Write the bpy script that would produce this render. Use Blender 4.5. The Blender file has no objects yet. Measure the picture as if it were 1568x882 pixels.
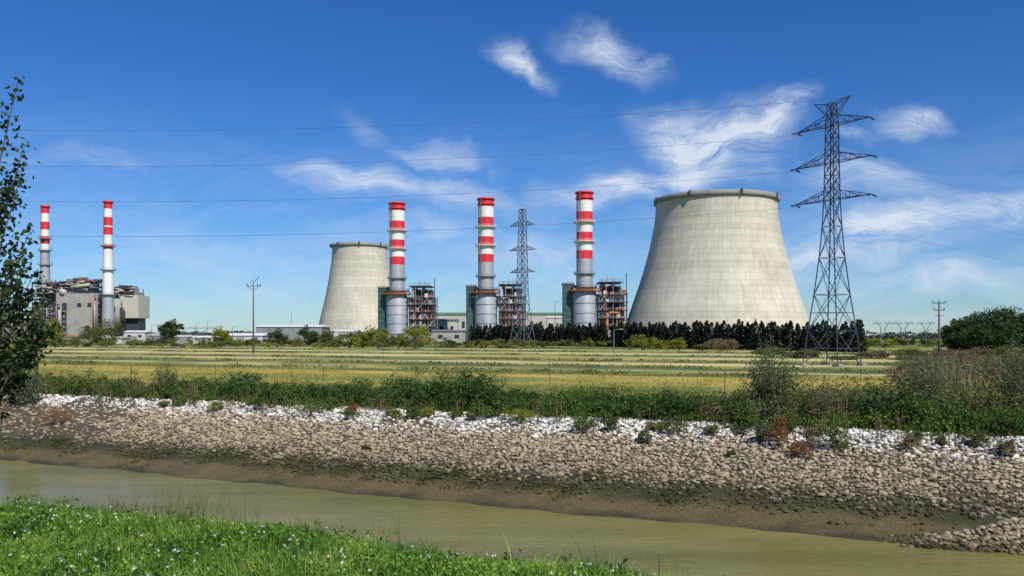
import bpy, math, random
import numpy as np
from mathutils import Vector
R = math.radians
rng = np.random.default_rng(7)
random.seed(7)
sc = bpy.context.scene
F = 1300.0; CZ = 4.5
def PX(px, D): return (px-784.0)/F*D      # lateral metres at distance D
def PZ(py, D): return CZ+(512.0-py)/F*D   # height at distance D

# ------------------------------------------------------------ materials
def lin(c): return (c[0], c[1], c[2], 1.0)
def newmat(name):
    m = bpy.data.materials.new(name); m.use_nodes = True
    nt = m.node_tree; b = nt.nodes['Principled BSDF']
    return m, nt, b
def math_(nt, op, a=None, b=None, c=None, clamp=False):
    n = nt.nodes.new('ShaderNodeMath'); n.operation = op; n.use_clamp = clamp
    for i, v in enumerate((a, b, c)):
        if v is None: continue
        if isinstance(v, (int, float)): n.inputs[i].default_value = v
        else: nt.links.new(v, n.inputs[i])
    return n.outputs[0]
def mixc(nt, f, a, b, bt='MIX'):
    n = nt.nodes.new('ShaderNodeMix'); n.data_type = 'RGBA'; n.blend_type = bt
    for i, v in ((0, f), (6, a), (7, b)):
        if isinstance(v, (int, float)): n.inputs[i].default_value = v
        elif isinstance(v, tuple): n.inputs[i].default_value = v if len(v) == 4 else lin(v)
        else: nt.links.new(v, n.inputs[i])
    return n.outputs[2]
def ramp(nt, f, stops, interp='LINEAR'):
    n = nt.nodes.new('ShaderNodeValToRGB'); cr = n.color_ramp; cr.interpolation = interp
    while len(cr.elements) > 1: cr.elements.remove(cr.elements[-1])
    cr.elements[0].position = stops[0][0]; cr.elements[0].color = lin(stops[0][1])
    for p, c in stops[1:]:
        e = cr.elements.new(p); e.color = lin(c)
    nt.links.new(f, n.inputs[0]); return n.outputs[0]
def noise_(nt, vec, scale, detail=4, rough=0.55, dist=0.0):
    n = nt.nodes.new('ShaderNodeTexNoise')
    n.inputs['Scale'].default_value = scale; n.inputs['Detail'].default_value = detail
    n.inputs['Roughness'].default_value = rough; n.inputs['Distortion'].default_value = dist
    if vec is not None: nt.links.new(vec, n.inputs['Vector'])
    return n.outputs['Fac']
def mapping(nt, vec, scale=(1,1,1), rot=(0,0,0), loc=(0,0,0)):
    n = nt.nodes.new('ShaderNodeMapping'); nt.links.new(vec, n.inputs[0])
    n.inputs['Scale'].default_value = scale; n.inputs['Rotation'].default_value = rot; n.inputs['Location'].default_value = loc
    return n.outputs[0]
def bump(nt, b, h, strength=0.3, dist=0.05):
    n = nt.nodes.new('ShaderNodeBump'); n.inputs['Strength'].default_value = strength; n.inputs['Distance'].default_value = dist
    nt.links.new(h, n.inputs['Height']); nt.links.new(n.outputs[0], b.inputs['Normal'])
def pos(nt): return nt.nodes.new('ShaderNodeNewGeometry').outputs['Position']
def objc(nt): return nt.nodes.new('ShaderNodeTexCoord').outputs['Object']

def paint(name, col, rough=0.6, metal=0.0, var=0.25, scale=0.25, streak=True):
    m, nt, b = newmat(name)
    p = objc(nt)
    n1 = noise_(nt, mapping(nt, p, (scale, scale, scale*0.2 if streak else scale)), 4.0, 5)
    n2 = noise_(nt, p, scale*0.5, 3)
    f = math_(nt, 'MULTIPLY', math_(nt, 'ADD', n1, n2), 0.5)
    dark = tuple(c*(1-var*1.4) for c in col); lt = tuple(min(1, c*(1+var*0.6)) for c in col)
    c = ramp(nt, f, [(0.33, dark), (0.5, col), (0.68, lt)])
    nt.links.new(c, b.inputs['Base Color'])
    b.inputs['Roughness'].default_value = rough; b.inputs['Metallic'].default_value = metal
    return m
def leafmat(name, cols, rough=0.6, transl=0.3, nscale=0.6, namp=1.0):
    m, nt, b = newmat(name)
    g = nt.nodes.new('ShaderNodeNewGeometry')
    n = noise_(nt, g.outputs['Position'], nscale, 2)
    f = math_(nt, 'ADD', math_(nt, 'MULTIPLY', g.outputs['Random Per Island'], 0.6), math_(nt, 'MULTIPLY', math_(nt,'SUBTRACT',n,0.5-0.2/namp), namp), clamp=True)
    k = len(cols)
    c = ramp(nt, f, [(0.1+0.8*i/(k-1), cols[i]) for i in range(k)])
    nt.links.new(c, b.inputs['Base Color']); b.inputs['Roughness'].default_value = rough
    b.inputs['Specular IOR Level'].default_value = 0.25
    if transl:
        t = nt.nodes.new('ShaderNodeBsdfTranslucent'); nt.links.new(c, t.inputs[0])
        mx = nt.nodes.new('ShaderNodeMixShader'); mx.inputs[0].default_value = transl
        nt.links.new(b.outputs[0], mx.inputs[1]); nt.links.new(t.outputs[0], mx.inputs[2])
        nt.links.new(mx.outputs[0], nt.nodes['Material Output'].inputs[0])
    return m

M = {}
M['red'] = paint('red_paint', (0.66, 0.03, 0.04), 0.5, var=0.15)
M['white'] = paint('white_paint', (0.78, 0.77, 0.74), 0.5, var=0.1)
M['offwhite'] = paint('dusty_white_paint', (0.55, 0.54, 0.52), 0.6, var=0.15)
M['alu'] = paint('aluminium_cladding', (0.42, 0.44, 0.46), 0.5, 0.25, 0.15)
M['aludark'] = paint('grey_cladding', (0.25, 0.26, 0.27), 0.6, 0.0, 0.25)
M['teal'] = paint('teal_cladding', (0.035, 0.085, 0.08), 0.5, var=0.2)
M['steel'] = paint('galvanised_steel', (0.16, 0.19, 0.24), 0.55, 0.3, 0.2)
M['steeld'] = paint('dark_steel', (0.045, 0.055, 0.075), 0.6, 0.1, 0.2)
M['pylon'] = paint('pylon_steel', (0.065, 0.08, 0.12), 0.6, 0.2, 0.2)
M['wire'] = paint('conductor_wire', (0.10, 0.14, 0.23), 0.6, 0.2, 0.1)
M['rust'] = paint('rusty_brown_pipe', (0.30, 0.12, 0.07), 0.7, var=0.3)
M['orange'] = paint('orange_primer', (0.5, 0.17, 0.05), 0.6)
M['pink'] = paint('pinkish_casing', (0.34, 0.25, 0.22), 0.7, var=0.25)
M['tan'] = paint('tan_panel', (0.36, 0.34, 0.30), 0.75, var=0.2)
M['tan2'] = paint('pale_panel', (0.5, 0.47, 0.40), 0.75, var=0.12)
M['greenroof'] = paint('green_roof', (0.12, 0.22, 0.13), 0.6)
M['glass'] = paint('dark_glass', (0.03, 0.04, 0.05), 0.15)
M['wood'] = paint('weathered_wood', (0.16, 0.12, 0.09), 0.85, scale=2)
M['bark'] = paint('bark', (0.13, 0.105, 0.075), 0.9, scale=3)
M['twig'] = paint('green_stem', (0.10, 0.11, 0.05), 0.9, scale=3)
M['black'] = paint('black_opening', (0.02, 0.02, 0.022), 0.8)
M['conpole'] = paint('concrete_pole', (0.12, 0.11, 0.10), 0.85)
M['brickred'] = paint('clay_tile', (0.35, 0.14, 0.08), 0.8)

def towermat(name, nv, hz, base):
    m, nt, b = newmat(name)
    p = objc(nt); sx = nt.nodes.new('ShaderNodeSeparateXYZ'); nt.links.new(p, sx.inputs[0])
    ang = math_(nt, 'ARCTAN2', sx.outputs[0], sx.outputs[1])
    a = math_(nt, 'MULTIPLY', ang, nv/(2*math.pi)); z = math_(nt, 'DIVIDE', sx.outputs[2], hz)
    fa = math_(nt, 'ABSOLUTE', math_(nt, 'SUBTRACT', math_(nt, 'FRACT', math_(nt,'ADD',a,500.0)), 0.5))
    fz = math_(nt, 'ABSOLUTE', math_(nt, 'SUBTRACT', math_(nt, 'FRACT', z), 0.5))
    la = math_(nt, 'GREATER_THAN', fa, 0.43); lz = math_(nt, 'GREATER_THAN', fz, 0.43)
    cell = nt.nodes.new('ShaderNodeCombineXYZ'); nt.links.new(math_(nt,'FLOOR',a), cell.inputs[0]); nt.links.new(math_(nt,'FLOOR',z), cell.inputs[1])
    wn = nt.nodes.new('ShaderNodeTexWhiteNoise'); wn.noise_dimensions = '2D'; nt.links.new(cell.outputs[0], wn.inputs['Vector'])
    ringn = nt.nodes.new('ShaderNodeTexWhiteNoise'); ringn.noise_dimensions = '1D'; nt.links.new(math_(nt,'FLOOR',z), ringn.inputs['W'])
    st = nt.nodes.new('ShaderNodeCombineXYZ'); nt.links.new(math_(nt,'MULTIPLY',ang,14.0), st.inputs[0]); nt.links.new(math_(nt,'MULTIPLY',z,0.07), st.inputs[1])
    streak = noise_(nt, st.outputs[0], 3.0, 5, 0.72)
    blot = noise_(nt, p, 0.05, 5, 0.65)
    v = math_(nt, 'ADD', math_(nt,'MULTIPLY',wn.outputs[0],0.11), math_(nt,'MULTIPLY',ringn.outputs[0],0.12))
    v = math_(nt, 'ADD', v, math_(nt,'MULTIPLY',math_(nt,'SUBTRACT',streak,0.5),0.9)); v = math_(nt,'ADD',v, math_(nt,'MULTIPLY',math_(nt,'SUBTRACT',blot,0.5),0.75))
    v = math_(nt, 'SUBTRACT', v, math_(nt,'MULTIPLY',math_(nt,'MAXIMUM',math_(nt,'MULTIPLY',la,0.6),lz),0.11))
    v = math_(nt, 'ADD', v, 0.90)
    c = mixc(nt, 1.0, lin(base), v, 'MULTIPLY')
    nt.links.new(c, b.inputs['Base Color']); b.inputs['Roughness'].default_value = 0.9
    return m
M['tower'] = towermat('cooling_tower_concrete', 96, 3.0, (0.55, 0.505, 0.40))
M['rim'] = paint('rim_concrete', (0.27, 0.26, 0.24), 0.9)
M['darkconc'] = paint('dark_concrete', (0.13, 0.125, 0.12), 0.9)

L = {}
L['bank'] = leafmat('weed_leaves', [(0.020,0.045,0.008),(0.055,0.12,0.016),(0.115,0.20,0.03),(0.20,0.27,0.05)], nscale=0.35)
L['bankdk'] = leafmat('dense_weed_leaves', [(0.016,0.038,0.009),(0.04,0.09,0.018),(0.075,0.145,0.03),(0.14,0.21,0.045)], nscale=0.3)
L['grassy'] = leafmat('grass_blades', [(0.035,0.085,0.012),(0.085,0.20,0.02),(0.16,0.33,0.035),(0.28,0.42,0.06),(0.40,0.43,0.13)], nscale=1.1, namp=1.4)
L['fieldgrass'] = leafmat('field_grass', [(0.10,0.13,0.025),(0.23,0.24,0.045),(0.44,0.37,0.08),(0.58,0.46,0.13)], nscale=0.10, namp=1.5)
L['yg'] = leafmat('yellow_green_leaves', [(0.08,0.10,0.012),(0.22,0.24,0.03),(0.38,0.36,0.05)], nscale=0.5)
L['olive'] = leafmat('olive_leaves', [(0.05,0.065,0.017),(0.13,0.15,0.035),(0.24,0.25,0.07)], nscale=0.5)
L['dark'] = leafmat('dark_leaves', [(0.018,0.036,0.009),(0.045,0.085,0.018),(0.09,0.14,0.03)], nscale=0.3)
L['conifer'] = leafmat('conifer_leaves', [(0.006,0.012,0.008),(0.014,0.027,0.015),(0.03,0.048,0.024)], transl=0.1, nscale=0.3)
L['brown'] = leafmat('dry_leaves', [(0.09,0.065,0.035),(0.20,0.15,0.085),(0.34,0.27,0.16)], nscale=0.5)
L['reed'] = leafmat('dry_reed', [(0.12,0.10,0.05),(0.24,0.20,0.12),(0.17,0.19,0.07),(0.36,0.30,0.18)], nscale=0.25)
L['greygreen'] = leafmat('grey_green_leaves', [(0.05,0.07,0.03),(0.13,0.165,0.075),(0.27,0.31,0.16)], nscale=1.0)
L['terra'] = leafmat('rusty_leaves', [(0.14,0.06,0.02),(0.36,0.16,0.07),(0.36,0.24,0.09)], nscale=1.0)
L['poplar'] = leafmat('poplar_leaves', [(0.016,0.030,0.010),(0.035,0.065,0.016),(0.08,0.12,0.035)], nscale=1.5)
L['flower'] = leafmat('white_petals', [(0.65,0.66,0.6),(0.8,0.8,0.76)], transl=0.2)
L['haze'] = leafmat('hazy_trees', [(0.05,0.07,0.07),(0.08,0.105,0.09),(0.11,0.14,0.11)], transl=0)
L['algae'] = leafmat('algae_weed', [(0.02,0.024,0.008),(0.05,0.055,0.018),(0.085,0.085,0.03)], transl=0)

# ------------------------------------------------------------ mesh helpers
def mesh_np(name, V, Fq, mats, midx=None, smooth=False, loc=(0,0,0), parent=None):
    V = np.asarray(V, np.float32); Fq = np.asarray(Fq, np.int32); k = Fq.shape[1]; n = len(Fq)
    me = bpy.data.meshes.new(name)
    me.vertices.add(len(V)); me.vertices.foreach_set('co', V.ravel())
    me.loops.add(n*k); me.loops.foreach_set('vertex_index', Fq.ravel())
    me.polygons.add(n); me.polygons.foreach_set('loop_start', np.arange(0, n*k, k, dtype=np.int32))
    if midx is not None: me.polygons.foreach_set('material_index', np.asarray(midx, np.int32))
    me.polygons.foreach_set('use_smooth', np.full(n, smooth, dtype=bool))
    me.update(calc_edges=True)
    for m in mats: me.materials.append(m)
    o = bpy.data.objects.new(name, me); o.location = loc
    sc.collection.objects.link(o)
    if parent: o.parent = parent
    return o
def empty(name, loc=(0,0,0)):
    o = bpy.data.objects.new(name, None); o.location = loc; o.empty_display_size = 0.5
    sc.collection.objects.link(o); return o

class MB:
    def __init__(s): s.v=[]; s.f=[]; s.m=[]; s.sm=[]; s.mats=[]
    def mi(s, k):
        m = M[k] if k in M else L[k]
        if m not in s.mats: s.mats.append(m)
        return s.mats.index(m)
    def add(s, vs, fs, mat, smooth=False):
        o = len(s.v); s.v += [tuple(v) for v in vs]; i = s.mi(mat)
        for f in fs: s.f.append([o+a for a in f]); s.m.append(i); s.sm.append(smooth)
    def box(s, x0, x1, y0, y1, z0, z1, mat):
        vs = [(x,y,z) for z in (z0,z1) for y in (y0,y1) for x in (x0,x1)]
        s.add(vs, [(0,2,3,1),(4,5,7,6),(0,1,5,4),(2,6,7,3),(0,4,6,2),(1,3,7,5)], mat)
    def beam(s, a, b, r, mat, n=4, r2=None):
        a = Vector(a); b = Vector(b); d = (b-a)
        if d.length < 1e-6: return
        d.normalize(); u = d.cross(Vector((0,0,1)) if abs(d.z) < 0.9 else Vector((1,0,0))).normalized(); w = d.cross(u)
        r2 = r if r2 is None else r2
        vs = []
        for c, rr in ((a, r), (b, r2)):
            for i in range(n):
                t = 2*math.pi*(i+0.5)/n; vs.append(c+u*math.cos(t)*rr+w*math.sin(t)*rr)
        fs = [(i, (i+1)%n, n+(i+1)%n, n+i) for i in range(n)]+[tuple(range(n-1,-1,-1)), tuple(range(n, 2*n))]
        s.add(vs, fs, mat, n > 6)
    def lathe(s, cx, cy, prof, mat, n=48, closed=False):
        vs = []
        for r, z in prof:
            for i in range(n):
                t = 2*math.pi*i/n; vs.append((cx+r*math.cos(t), cy+r*math.sin(t), z))
        fs = []
        for j in range(len(prof)-1):
            for i in range(n): fs.append((j*n+i, j*n+(i+1)%n, (j+1)*n+(i+1)%n, (j+1)*n+i))
        s.add(vs, fs, mat, True)
    def ring(s, cx, cy, r0, r1, z, h, mat, n=32):
        s.lathe(cx, cy, [(r0,z),(r1,z),(r1,z+h),(r0,z+h)], mat, n)
    def build(s, name, loc=(0,0,0), rot=0.0):
        me = bpy.data.meshes.new(name); me.from_pydata(s.v, [], s.f)
        for m in s.mats: me.materials.append(m)
        me.polygons.foreach_set('material_index', s.m); me.polygons.foreach_set('use_smooth', s.sm); me.update()
        o = bpy.data.objects.new(name, me); o.location = loc; o.rotation_euler = (0,0,rot)
        sc.collection.objects.link(o); return o

def rand_dirs(n):
    a = rng.normal(size=(n,3)); return a/np.linalg.norm(a,axis=1,keepdims=True)
def leafquads(C, size, upb=0.0, aspect=0.55):
    n = len(C); a = rand_dirs(n); a[:,2] += upb; a /= np.linalg.norm(a,axis=1,keepdims=True)
    b = np.cross(a, rand_dirs(n)); b /= (np.linalg.norm(b,axis=1,keepdims=True)+1e-9)
    s = (size*rng.uniform(0.6,1.35,size=n))[:,None]
    V = np.stack([C+a*s*0.5, C+b*s*0.5*aspect, C-a*s*0.5, C-b*s*0.5*aspect], 1).reshape(-1,3)
    return V, np.arange(4*n).reshape(-1,4)
def crown_pts(c, rx, ry, rz, nclump, per, clr=0.33, low=-0.6):
    d = rand_dirs(nclump); d[:,2] = np.where(d[:,2] < low, -d[:,2]*0.5, d[:,2])
    rad = rng.uniform(0.35, 0.85, size=(nclump,1))
    cc = d*rad
    out = []
    for q in cc:
        k = clr*rng.uniform(0.6,1.3)
        e = rand_dirs(per)*(rng.uniform(0,1,size=(per,1))**0.4)*k*rng.uniform(0.8,1.0)
        out.append(q+e*np.array([1,1,0.8]))
    P = np.concatenate(out)*np.array([rx,ry,rz])+np.array(c)
    return P
def blades(Pb, h, w, lean=0.35):
    n = len(Pb); ang = rng.uniform(0,2*math.pi,n)
    dx = np.stack([np.cos(ang), np.sin(ang), np.zeros(n)],1)
    la = rng.uniform(0,2*math.pi,n); ll = (lean*rng.uniform(0.1,1,n)*h)[:,None]
    ld = np.stack([np.cos(la), np.sin(la), np.zeros(n)],1)
    hh = np.asarray(h)[:,None]*np.array([[0,0,1.0]]); ww = np.broadcast_to(np.asarray(w), (n,))[:,None]
    mid = Pb+hh*0.55+ld*ll*0.3; tip = Pb+hh+ld*ll
    V = np.stack([Pb-dx*ww*0.5, Pb+dx*ww*0.5, mid+dx*ww*0.4, mid-dx*ww*0.4, tip+dx*ww*0.07, tip-dx*ww*0.07],1).reshape(-1,3)
    b = np.arange(n)[:,None]*6
    Fq = np.concatenate([b+np.array([[0,1,2,3]]), b+np.array([[3,2,4,5]])],0)
    return V, Fq
def cat(parts):
    V=[];Fq=[];o=0
    for v,f in parts: V.append(v); Fq.append(f+o); o+=len(v)
    return np.concatenate(V), np.concatenate(Fq)

# ------------------------------------------------------------ terrain
NX, NY = 0.418, 0.908          # away-from-camera normal of the river line
def st(x, y): return x*NX+y*NY, x*NY-y*NX
def xy(s, t): return s*NX+t*NY, s*NY-t*NX
def wob(x, y, f, seed=0.0):
    return (np.sin(x*f+1.3+seed)*np.cos(y*f*1.13+0.7*seed)+0.6*np.sin(x*f*2.3-y*f*1.7+seed*2)+0.4*np.sin(x*f*4.1+y*f*3.7+2.1*seed))/2.0
prof_s = np.array([-9000, 7.2, 8.3, 11, 17, 20, 31.5, 33.4, 35.2, 42.2, 42.9, 9000])
prof_z = np.array([2.2, 2.2, 1.95, 0.2, -2.9, -3.9, -3.7, -3.02, -2.45, -0.12, 0.0, 0.0])
def height(x, y):
    x = np.asarray(x, float); y = np.asarray(y, float); s, t = st(x, y)
    so = s - 0.25*np.sin(t*0.13+1.0) - 0.12*np.sin(t*0.6) - 0.10*np.sin(t*1.7+0.4) + 0.018*np.clip(-t-25, 0, 60)
    z = np.interp(so, prof_s, prof_z)
    bank = np.exp(-((s-38)/5.5)**4)
    z = z + bank*0.08*wob(x, y, 1.3) + 0.05*wob(x, y, 0.9, 3)*np.exp(-((s-4)/6.0)**4)
    cz = np.interp(x, [12.8, 13.6, 18.3, 27], [-4.5, -3.05, -1.8, 0.3]); yc = np.interp(x, [14, 27],[30.0, 29.0])
    ridge = cz-np.abs(y-yc)*1.25
    z = np.where((x > 12.8) & (x < 40) & (s > 28), np.maximum(z, ridge), z)
    return z
def hit(px, py):                # where a sight line meets the terrain
    D = np.arange(20, 200, 0.05); zz = CZ-(py-512)/F*D; g = height((px-784)/F*D, D)
    i = int(np.argmax(zz < g)); return D[i]
sv = np.unique(np.concatenate([[-8000,-3000,-1000,-300,-100,-50,-25,-12], np.arange(-6,20,0.5), np.arange(20,30,1.0), np.arange(30,44,0.16), np.arange(44,60,1.0), np.arange(60,200,10), [250,320,400,600,1000,2000,4000,8500]]))
tv = np.unique(np.concatenate([[-8000,-3000,-1000,-500,-300,-200,-150], np.arange(-120,-85,2.0), np.arange(-85,30,0.22), np.arange(30,70,2.0), [100,200,400,1000,3000,8000]]))
S, T = np.meshgrid(sv, tv, indexing='ij'); X, Y = xy(S, T); Z = height(X, Y)
nv = len(tv); idx = np.arange(len(sv)*nv).reshape(len(sv), nv)
Fq = np.stack([idx[:-1,:-1], idx[:-1,1:], idx[1:,1:], idx[1:,:-1]], -1).reshape(-1,4)[:, ::-1]
smid = np.repeat((sv[:-1]+sv[1:])/2, nv-1)
mi = np.where(smid < 17, 0, np.where(smid < 42.7, 1, 2))
V = np.stack([X.ravel(), Y.ravel(), Z.ravel()], 1)

def smask(nt):
    p = pos(nt); d = nt.nodes.new('ShaderNodeVectorMath'); d.operation='DOT_PRODUCT'; nt.links.new(p, d.inputs[0]); d.inputs[1].default_value=(NX,NY,0)
    d2 = nt.nodes.new('ShaderNodeVectorMath'); d2.operation='DOT_PRODUCT'; nt.links.new(p, d2.inputs[0]); d2.inputs[1].default_value=(NY,-NX,0)
    return p, d.outputs['Value'], d2.outputs['Value']
m0, nt, b = newmat('bank_soil_grass'); p = pos(nt)
c = ramp(nt, noise_(nt, p, 2.5, 6), [(0.3,(0.03,0.05,0.01)),(0.55,(0.06,0.12,0.018)),(0.75,(0.10,0.12,0.03))])
nt.links.new(c, b.inputs['Base Color']); b.inputs['Roughness'].default_value=0.95
m1, nt, b = newmat('bank_earth_mud'); p, s_, t_ = smask(nt)
sx = nt.nodes.new('ShaderNodeSeparateXYZ'); nt.links.new(p, sx.inputs[0])
wn = noise_(nt, mapping(nt, p, (0.35,0.35,1)), 1.0, 6, 0.65)
zz = math_(nt,'ADD', sx.outputs[2], math_(nt,'MULTIPLY', math_(nt,'SUBTRACT',wn,0.5), 1.0))
zf = math_(nt,'DIVIDE', math_(nt,'ADD', zz, 3.5), 4.0)
c = ramp(nt, zf, [(0.0,(0.05,0.045,0.018)),(0.125,(0.06,0.052,0.02)),(0.165,(0.155,0.12,0.045)),(0.22,(0.165,0.125,0.05)),(0.27,(0.075,0.07,0.022)),(0.33,(0.05,0.048,0.018)),(0.43,(0.11,0.085,0.05)),(0.8,(0.14,0.11,0.068)),(0.97,(0.25,0.205,0.13))])
fine = noise_(nt, p, 9.0, 6, 0.7)
c = mixc(nt, 1.0, c, ramp(nt, fine, [(0.25,(0.4,0.4,0.4)),(0.7,(1.3,1.28,1.22))]), 'MULTIPLY')
al = noise_(nt, mapping(nt,p,(0.5,0.9,1),(0,0,R(-24))), 1.3, 5, 0.7)
c = mixc(nt, ramp(nt, al, [(0.52,(0,0,0)),(0.60,(0.6,0.6,0.6))]), c, mixc(nt,0.55,c,(0.05,0.055,0.015)))
nt.links.new(c, b.inputs['Base Color']); b.inputs['Roughness'].default_value=0.65
bump(nt, b, fine, 1.0, 0.12)
m2, nt, b = newmat('rice_stubble_field'); p, s_, t_ = smask(nt)
cv = nt.nodes.new('ShaderNodeCombineXYZ'); nt.links.new(math_(nt,'MULTIPLY',t_,0.02), cv.inputs[0]); nt.links.new(math_(nt,'MULTIPLY',s_,0.10), cv.inputs[1])
jn = noise_(nt, cv.outputs[0], 1.0, 3)
sj = math_(nt,'ADD', s_, math_(nt,'MULTIPLY', math_(nt,'SUBTRACT',jn,0.5), 15.0))
fs = math_(nt,'DIVIDE', sj, 400.0)
G=(0.11,0.16,0.03); YG=(0.30,0.30,0.05); Yw=(0.56,0.42,0.09); CR=(0.74,0.62,0.34); DG=(0.055,0.09,0.02); BR=(0.26,0.22,0.12)
stops=[(42,DG),(49,G),(54,YG),(60,Yw),(70,YG),(78,Yw),(86,Yw),(90,DG),(95,G),(99,YG),(102,CR),(106,G),(111,DG),(116,YG),(121,Yw),(125,CR),(130,CR),(134,DG),(142,YG),(148,Yw),(155,CR),(162,CR),(167,G),(178,YG),(186,CR),(196,CR),(202,G),(218,YG),(235,CR),(248,DG),(285,YG),(330,G)]
c = ramp(nt, fs, [(a/400.0, q) for a,q in stops])
patch = noise_(nt, mapping(nt,p,(0.02,0.05,1),(0,0,R(-25))), 1.0, 4, 0.6)
c = mixc(nt, ramp(nt, patch, [(0.50,(0,0,0)),(0.56,(0.65,0.65,0.65))]), c, G)
patch2 = noise_(nt, mapping(nt,p,(0.035,0.10,1),(0,0,R(-25)),(7,3,0)), 1.0, 4, 0.6)
c = mixc(nt, ramp(nt, patch2, [(0.52,(0,0,0)),(0.60,(0.6,0.6,0.6))]), c, Yw)
cv2 = nt.nodes.new('ShaderNodeCombineXYZ'); nt.links.new(math_(nt,'MULTIPLY',t_,0.12), cv2.inputs[0]); nt.links.new(math_(nt,'MULTIPLY',s_,0.9), cv2.inputs[1])
rows = noise_(nt, cv2.outputs[0], 1.0, 6, 0.7)
c = mixc(nt, 1.0, c, ramp(nt, rows, [(0.32,(0.45,0.53,0.4)),(0.5,(0.9,0.92,0.85)),(0.66,(1.2,1.15,1.1))]), 'MULTIPLY')
f2 = noise_(nt, p, 3.0, 5, 0.7)
c = mixc(nt, 1.0, c, ramp(nt, f2, [(0.3,(0.6,0.66,0.6)),(0.65,(1.15,1.13,1.05))]), 'MULTIPLY')
nt.links.new(c, b.inputs['Base Color']); b.inputs['Roughness'].default_value=0.95
mesh_np('ground', V, Fq, [m0,m1,m2], mi, smooth=True)

mw, nt, b = newmat('murky_water'); p = pos(nt)
c = ramp(nt, noise_(nt, mapping(nt,p,(0.08,0.3,1),(0,0,R(-24))), 1.0, 5), [(0.3,(0.15,0.145,0.040)),(0.5,(0.21,0.195,0.058)),(0.7,(0.27,0.245,0.085))])
nt.links.new(c, b.inputs['Base Color']); b.inputs['Roughness'].default_value=0.06; b.inputs['IOR'].default_value=1.33; b.inputs['Specular IOR Level'].default_value=0.42
w1 = noise_(nt, mapping(nt,p,(0.7,2.4,1),(0,0,R(-22))), 1.8, 5, 0.6, 0.4)
w2 = noise_(nt, mapping(nt,p,(0.15,0.3,1)), 1.0, 3)
w3 = noise_(nt, mapping(nt,p,(0.06,0.12,1)), 1.0, 3)
bump(nt, b, math_(nt,'ADD',math_(nt,'MULTIPLY',w1,ramp(nt,w3,[(0.38,(0.25,0.25,0.25)),(0.6,(1,1,1))])),w2), 0.42, 0.12)
wx=[(*xy(s_,t_), -3.0) for s_,t_ in ((15,-3000),(15,3000),(34.6,3000),(34.6,-3000))]
mesh_np('river_water', wx, [[3,2,1,0]], [mw])

# riprap stones
def stonemat(name, off):
    ms, nt, b = newmat(name); g = nt.nodes.new('ShaderNodeNewGeometry'); p = g.outputs['Position']
    sx = nt.nodes.new('ShaderNodeSeparateXYZ'); nt.links.new(p, sx.inputs[0])
    rp = g.outputs['Random Per Island']
    wn = noise_(nt, mapping(nt, p, (0.35,0.35,1)), 1.0, 6, 0.65)
    zz = math_(nt,'ADD', sx.outputs[2], math_(nt,'ADD', math_(nt,'MULTIPLY', math_(nt,'SUBTRACT',wn,0.5), 1.4), math_(nt,'MULTIPLY',math_(nt,'SUBTRACT',rp,0.5),0.35)))
    zf = math_(nt,'DIVIDE', math_(nt,'ADD', zz, 3.5+off), 4.0)
    c = ramp(nt, zf, [(0.1,(0.08,0.07,0.03)),(0.25,(0.09,0.08,0.03)),(0.34,(0.075,0.068,0.028)),(0.43,(0.33,0.27,0.175)),(0.73,(0.47,0.395,0.275)),(0.785,(0.74,0.71,0.65)),(1.0,(0.84,0.82,0.77))])
    c = mixc(nt, 1.0, c, ramp(nt, rp, [(0,(0.5,0.5,0.48)),(0.5,(0.92,0.91,0.9)),(1,(1.2,1.18,1.15))]), 'MULTIPLY')
    c = mixc(nt, 1.0, c, ramp(nt, noise_(nt,p,14,4), [(0.3,(0.72,0.72,0.72)),(0.7,(1.12,1.12,1.12))]), 'MULTIPLY')
    nt.links.new(c, b.inputs['Base Color']); b.inputs['Roughness'].default_value=0.9
    return ms
ms = stonemat('riprap_stone', 0.0); ms2 = stonemat('spur_stone', 0.7)
phi=(1+5**.5)/2
ico=np.array([(-1,phi,0),(1,phi,0),(-1,-phi,0),(1,-phi,0),(0,-1,phi),(0,1,phi),(0,-1,-phi),(0,1,-phi),(phi,0,-1),(phi,0,1),(-phi,0,-1),(-phi,0,1)])/math.sqrt(1+phi*phi)
icf=np.array([(0,11,5),(0,5,1),(0,1,7),(0,7,10),(0,10,11),(1,5,9),(5,11,4),(11,10,2),(10,7,6),(7,1,8),(3,9,4),(3,4,2),(3,2,6),(3,6,8),(3,8,9),(4,9,5),(2,4,11),(6,2,10),(8,6,7),(9,8,1)])
def stones(s0,s1,t0,t1,step):
    ss,tt=np.meshgrid(np.arange(s0,s1,step),np.arange(t0,t1,step),indexing='ij')
    ss=ss.ravel()+rng.uniform(-.40,.40,ss.size)*step; tt=tt.ravel()+rng.uniform(-.40,.40,tt.size)*step
    return ss,tt
ss,tt=stones(34.4,43.1,-85,24,0.185)
x,y=xy(ss,tt)
z=height(x,y)
keepp=np.clip((z+2.5+0.35*wob(x,y,0.5,3))/0.4,0.05,1.0)
dirt=wob(x,y,0.35,5)+wob(x,y,1.1,1)*0.5
leftdirt=np.clip((-tt-38)/10,0,1)
keepp=keepp*np.where(leftdirt*1.3+dirt*0.5>1.0,0.25,1.0)
keepp*=np.where((z>-0.6)&(dirt>0.5),0.45,1.0)
k=rng.uniform(size=len(x))<keepp
x,y,z=x[k],y[k],z[k]; n=len(x)
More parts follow.
